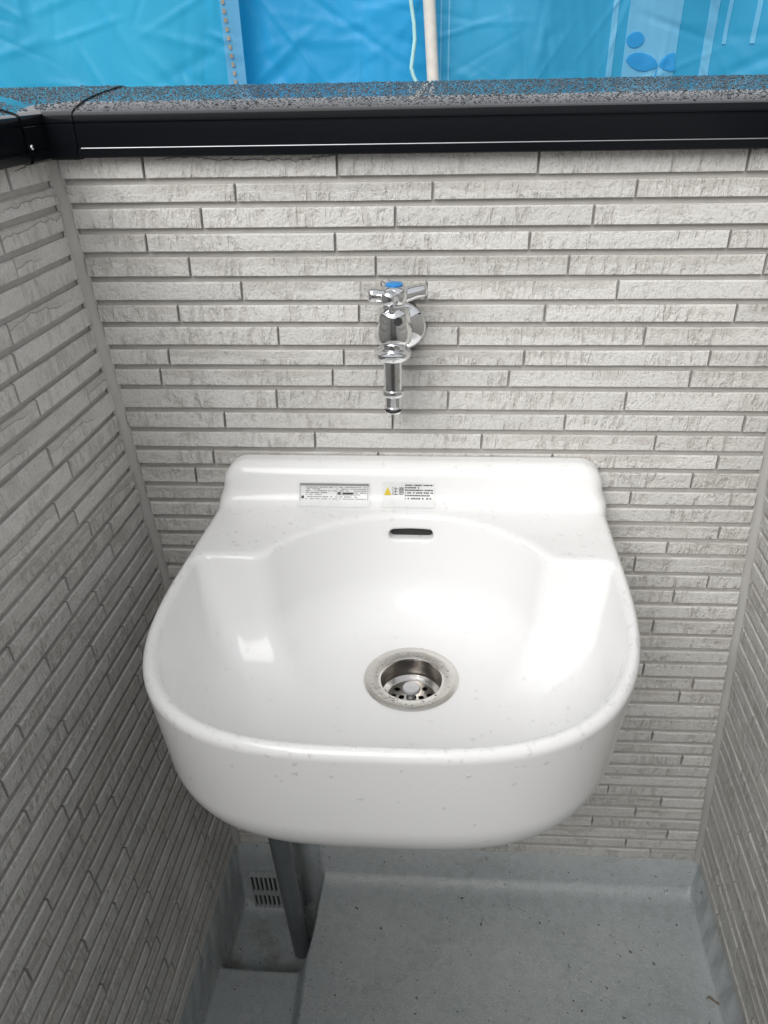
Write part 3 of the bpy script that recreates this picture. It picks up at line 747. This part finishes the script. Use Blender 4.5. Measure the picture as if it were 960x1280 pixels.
# ---------------------------------------------------------------- grit and leaf scraps on the floor
vf = ([], [])
for k in range(260):
    x = rng.uniform(.02, .76); u = rng.uniform(.02, .40) if rng.random() < .8 else rng.uniform(.02, .1)
    zf = float(floor_h(np.array([x]), np.array([u]))[0]); s = rng.uniform(.0004, .0013) if rng.random() < .93 else rng.uniform(.0015, .0026)
    if zf > -.07: continue
    c = Vector((x, -u, zf+s*.3)); vv = [c+Vector((rng.uniform(-1, 1), rng.uniform(-1, 1), rng.uniform(-.4, .6)))*s*1.6 for _ in range(4)]
    vf = merge(vf, (vv, [(0, 1, 2), (0, 2, 3), (0, 3, 1), (1, 3, 2)]))
o = obj('grit', pydata('grit', *vf), M['soil']); o['kind'] = 'stuff'; tag(o, 'dark grit specks scattered over the grey floor', 'grit')
lp = at_z(893, 1250, ZF)
cv = [Vector((lp[0]-.012+i*.004, lp[1]+.004*math.sin(i*1.1)-.001*i, ZF+.0018+.0012*math.sin(i*2))) for i in range(7)]
lo_ = solid('leaf_scrap', tube(cv, [.0006, .0018, .0022, .0014, .0024, .0016, .0005], 7), plain('dead_leaf', (.22, .19, .14), .8)); tag(lo_, 'curled dry leaf scrap on the floor beside the house wall', 'leaf')
# ---------------------------------------------------------------- scaffold sheets behind the parapet
YT = 2.2
CRE = {}
def creases(seed):
    if seed not in CRE:
        r_ = random.Random(seed*13); L = []
        for _ in range(300):
            th = r_.choice((r_.gauss(.35, .25), r_.gauss(-.45, .3), r_.gauss(1.45, .2), r_.uniform(-1.5, 1.5)))
            L.append((r_.uniform(-1.6, 1.8), r_.uniform(.95, 1.75), th, r_.uniform(.06, .35), r_.uniform(.007, .032), r_.choice((-1, 1))*r_.uniform(.002, .0065)))
        CRE[seed] = L
    return CRE[seed]
def fold(x, z, seed):
    x = np.asarray(x, float); z = np.asarray(z, float); s = seed*1.7
    h = .024*np.sin(x*6.3+s)+.010*np.sin(x*15+s*2+.4*np.sin(z*3+s))+.006*np.sin(z*7+x*4+s)
    for cx_, cz_, th, ln, wd_, am in creases(seed):
        dx, dz = x-cx_, z-cz_; t = dx*math.cos(th)+dz*math.sin(th); n_ = -dx*math.sin(th)+dz*math.cos(th)
        h = h+am*np.maximum(0, 1-np.abs(n_)/wd_)*np.maximum(0, 1-(t/ln)**2)
    return h
def sheet_surf(y0, seed): return lambda x, z: (x, y0+fold(x, z, seed), z)
def patch(fn, x0, x1, z0, z1, nx_, nz_, off=0, skew=0):
    zs = np.linspace(z0, z1, nz_+1)
    if nz_ > 10:                                       # finer rows where the sheet shows above the coping
        a = [q for q in (z0, 1.0, 1.75, z1) if z0 <= q <= z1]
        zs = np.unique(np.concatenate([np.linspace(p, q, max(2, int((q-p)/(.008 if p >= .99 and q < 1.8 else .05))+1)) for p, q in zip(a[:-1], a[1:])]))
    nz_ = len(zs)-1
    X_, Z_ = np.meshgrid(np.linspace(x0, x1, nx_+1), zs); X_ = X_+skew*(Z_-1.2)
    p = fn(X_, Z_); v = np.stack([p[0], p[1]-off, p[2]], -1).reshape(-1, 3); f = []
    for j in range(nz_):
        for i in range(nx_): f.append((j*(nx_+1)+i, j*(nx_+1)+i+1, (j+1)*(nx_+1)+i+1, (j+1)*(nx_+1)+i))
    return [Vector(q) for q in v], f
def px_x(px, y=YT, py=55): return float(at_y(px, py, y)[0])
TZ0, TZ1 = -2.4, 2.0
def sheet(x0, x1, y0, seed, mat, label):
    root = empty('blue_sheet', ((x0+x1)/2, y0, TZ0)); tag(root, label, 'tarpaulin', 'scaffold sheets behind the parapet')
    fn = sheet_surf(y0, seed); v, f = patch(fn, x0, x1, TZ0, TZ1, int((x1-x0)/.009), 150)
    o = obj('cloth', pydata('cloth', v, f), mat, root, True); return root, fn
rA, fA = sheet(-2.8, px_x(304), YT, 1, M['tarpA'], 'light blue wrinkled scaffold sheet with a laced pale hem')
rB, fB = sheet(px_x(296), px_x(536), YT+.05, 2.3, M['tarpB'], 'deep blue scaffold sheet between the laced hem and the pole')
rC, fC = sheet(px_x(543), 3.2, YT+.03, 4.1, M['tarpC'], 'teal blue scaffold sheet with pale bands and a leaf emblem')
solid('hem', patch(fA, px_x(282), px_x(305), TZ0, TZ1, 3, 120, .004), M['pale'], rA, 180)
vf = ([], [])
z = .6
while z < 1.6:
    vf = merge(vf, patch(fA, px_x(289), px_x(292.5), z, z+.013, 1, 1, .008, -.07)); z += .026
solid('lacing', vf, M['stitch'], rA, 180)
for x_ in (px_x(550), px_x(560)): solid('seam', patch(fC, x_, x_+.006, TZ0, TZ1, 1, 120, .004), M['pale'], rC, 180)
for a, b2, zlo in ((763.5, 771, TZ0), (784, 851, TZ0), (885, 897, TZ0), (908, 913, 1.235), (941, 947, 1.235)):
    solid('pale_band', patch(fC, px_x(a), px_x(b2), zlo, TZ1, 20, 120, .005, .02), M['pale'], rC, 180)
def blob(outline):
    c = np.mean(outline, 0); v = []; n = len(outline)
    for q in (1, .8, .6, .4, .2):
        off = .009
        for p in outline:
            w_ = c+(np.array(p)-c)*q; h = at_y(w_[0], w_[1], YT); s = fC(float(h[0]), float(h[2])); v.append((s[0], float(s[1])-off, s[2]))
    h = at_y(c[0], c[1], YT); s = fC(float(h[0]), float(h[2])); v.append((s[0], float(s[1])-.009, s[2]))
    f = [(k*n+i, k*n+(i+1) % n, k*n+n+(i+1) % n, k*n+n+i) for k in range(4) for i in range(n)]+[(4*n+i, 4*n+(i+1) % n, 5*n) for i in range(n)]
    return v, f
def ell(cx_, cy_, a, b2, rot, p=2.0, n=24):
    o = []
    for k in range(n):
        t = 2*math.pi*k/n; c, s = math.cos(t), math.sin(t); x_ = a*math.copysign(abs(c)**(2/p), c); y_ = b2*math.copysign(abs(s)**(2/p), s)
        o.append((cx_+x_*math.cos(rot)-y_*math.sin(rot), cy_+x_*math.sin(rot)+y_*math.cos(rot)))
    return o
em = merge(blob(ell(797.5, 49, 11.5, 9.5, -.5, 2.2)), blob([(785, 75), (789, 69), (797, 65.5), (806, 65.5), (816, 69), (823, 75), (826, 81), (820, 86), (810, 89), (800, 88), (791, 83)]),
           blob([(827, 80), (831, 74), (838, 68), (845, 65.5), (848, 66), (848, 88), (841, 89), (833, 87), (828, 83)]), blob([(823.5, 82), (825, 82), (822.5, 98), (820.5, 99)]))
solid('leaf_emblem', em, M['print'], rC, 180)
xp = px_x(539.5, YT-.04)
po = empty('scaffold_pole', (xp, YT-.05, -3)); tag(po, 'pale upright scaffold pole between the blue sheets', 'pole')
pl = at_y(536.5, 0, YT-.05); pl2 = at_y(541.5, 103, YT-.05); kk = (pl[0]-pl2[0])/(pl[2]-pl2[2])
def pole_at(z): return (pl2[0]+kk*(z-pl2[2]), YT-.05, z)
solid('tube', tube([pole_at(-3), pole_at(2.3)], .0205, 20), M['pole'], po, 60)
solid('coupler', lathe([(.0205, -.03), (.026, -.028), (.026, .028), (.0205, .03)], pole_at(.3), (0, 0, 1), 20), M['pole'], po)
rp = [at_y(x_, y_, YT-.06) for x_, y_ in ((512, -14), (514, 5), (517.5, 30), (518.5, 50), (516, 70), (514, 85), (517, 96), (522, 106), (530, 118))]
cr = []
for i in range(len(rp)-1):
    for t in range(4): cr.append(Vector(rp[i]).lerp(Vector(rp[i+1]), t/4))
cr.append(Vector(rp[-1])); cr.insert(0, cr[0]+Vector((0, .02, .35)))
ro = solid('rope', tube(cr, .0065, 8), M['rope'], None, 60); tag(ro, 'thin pale cyan rope hanging in a curve by the pole', 'rope')
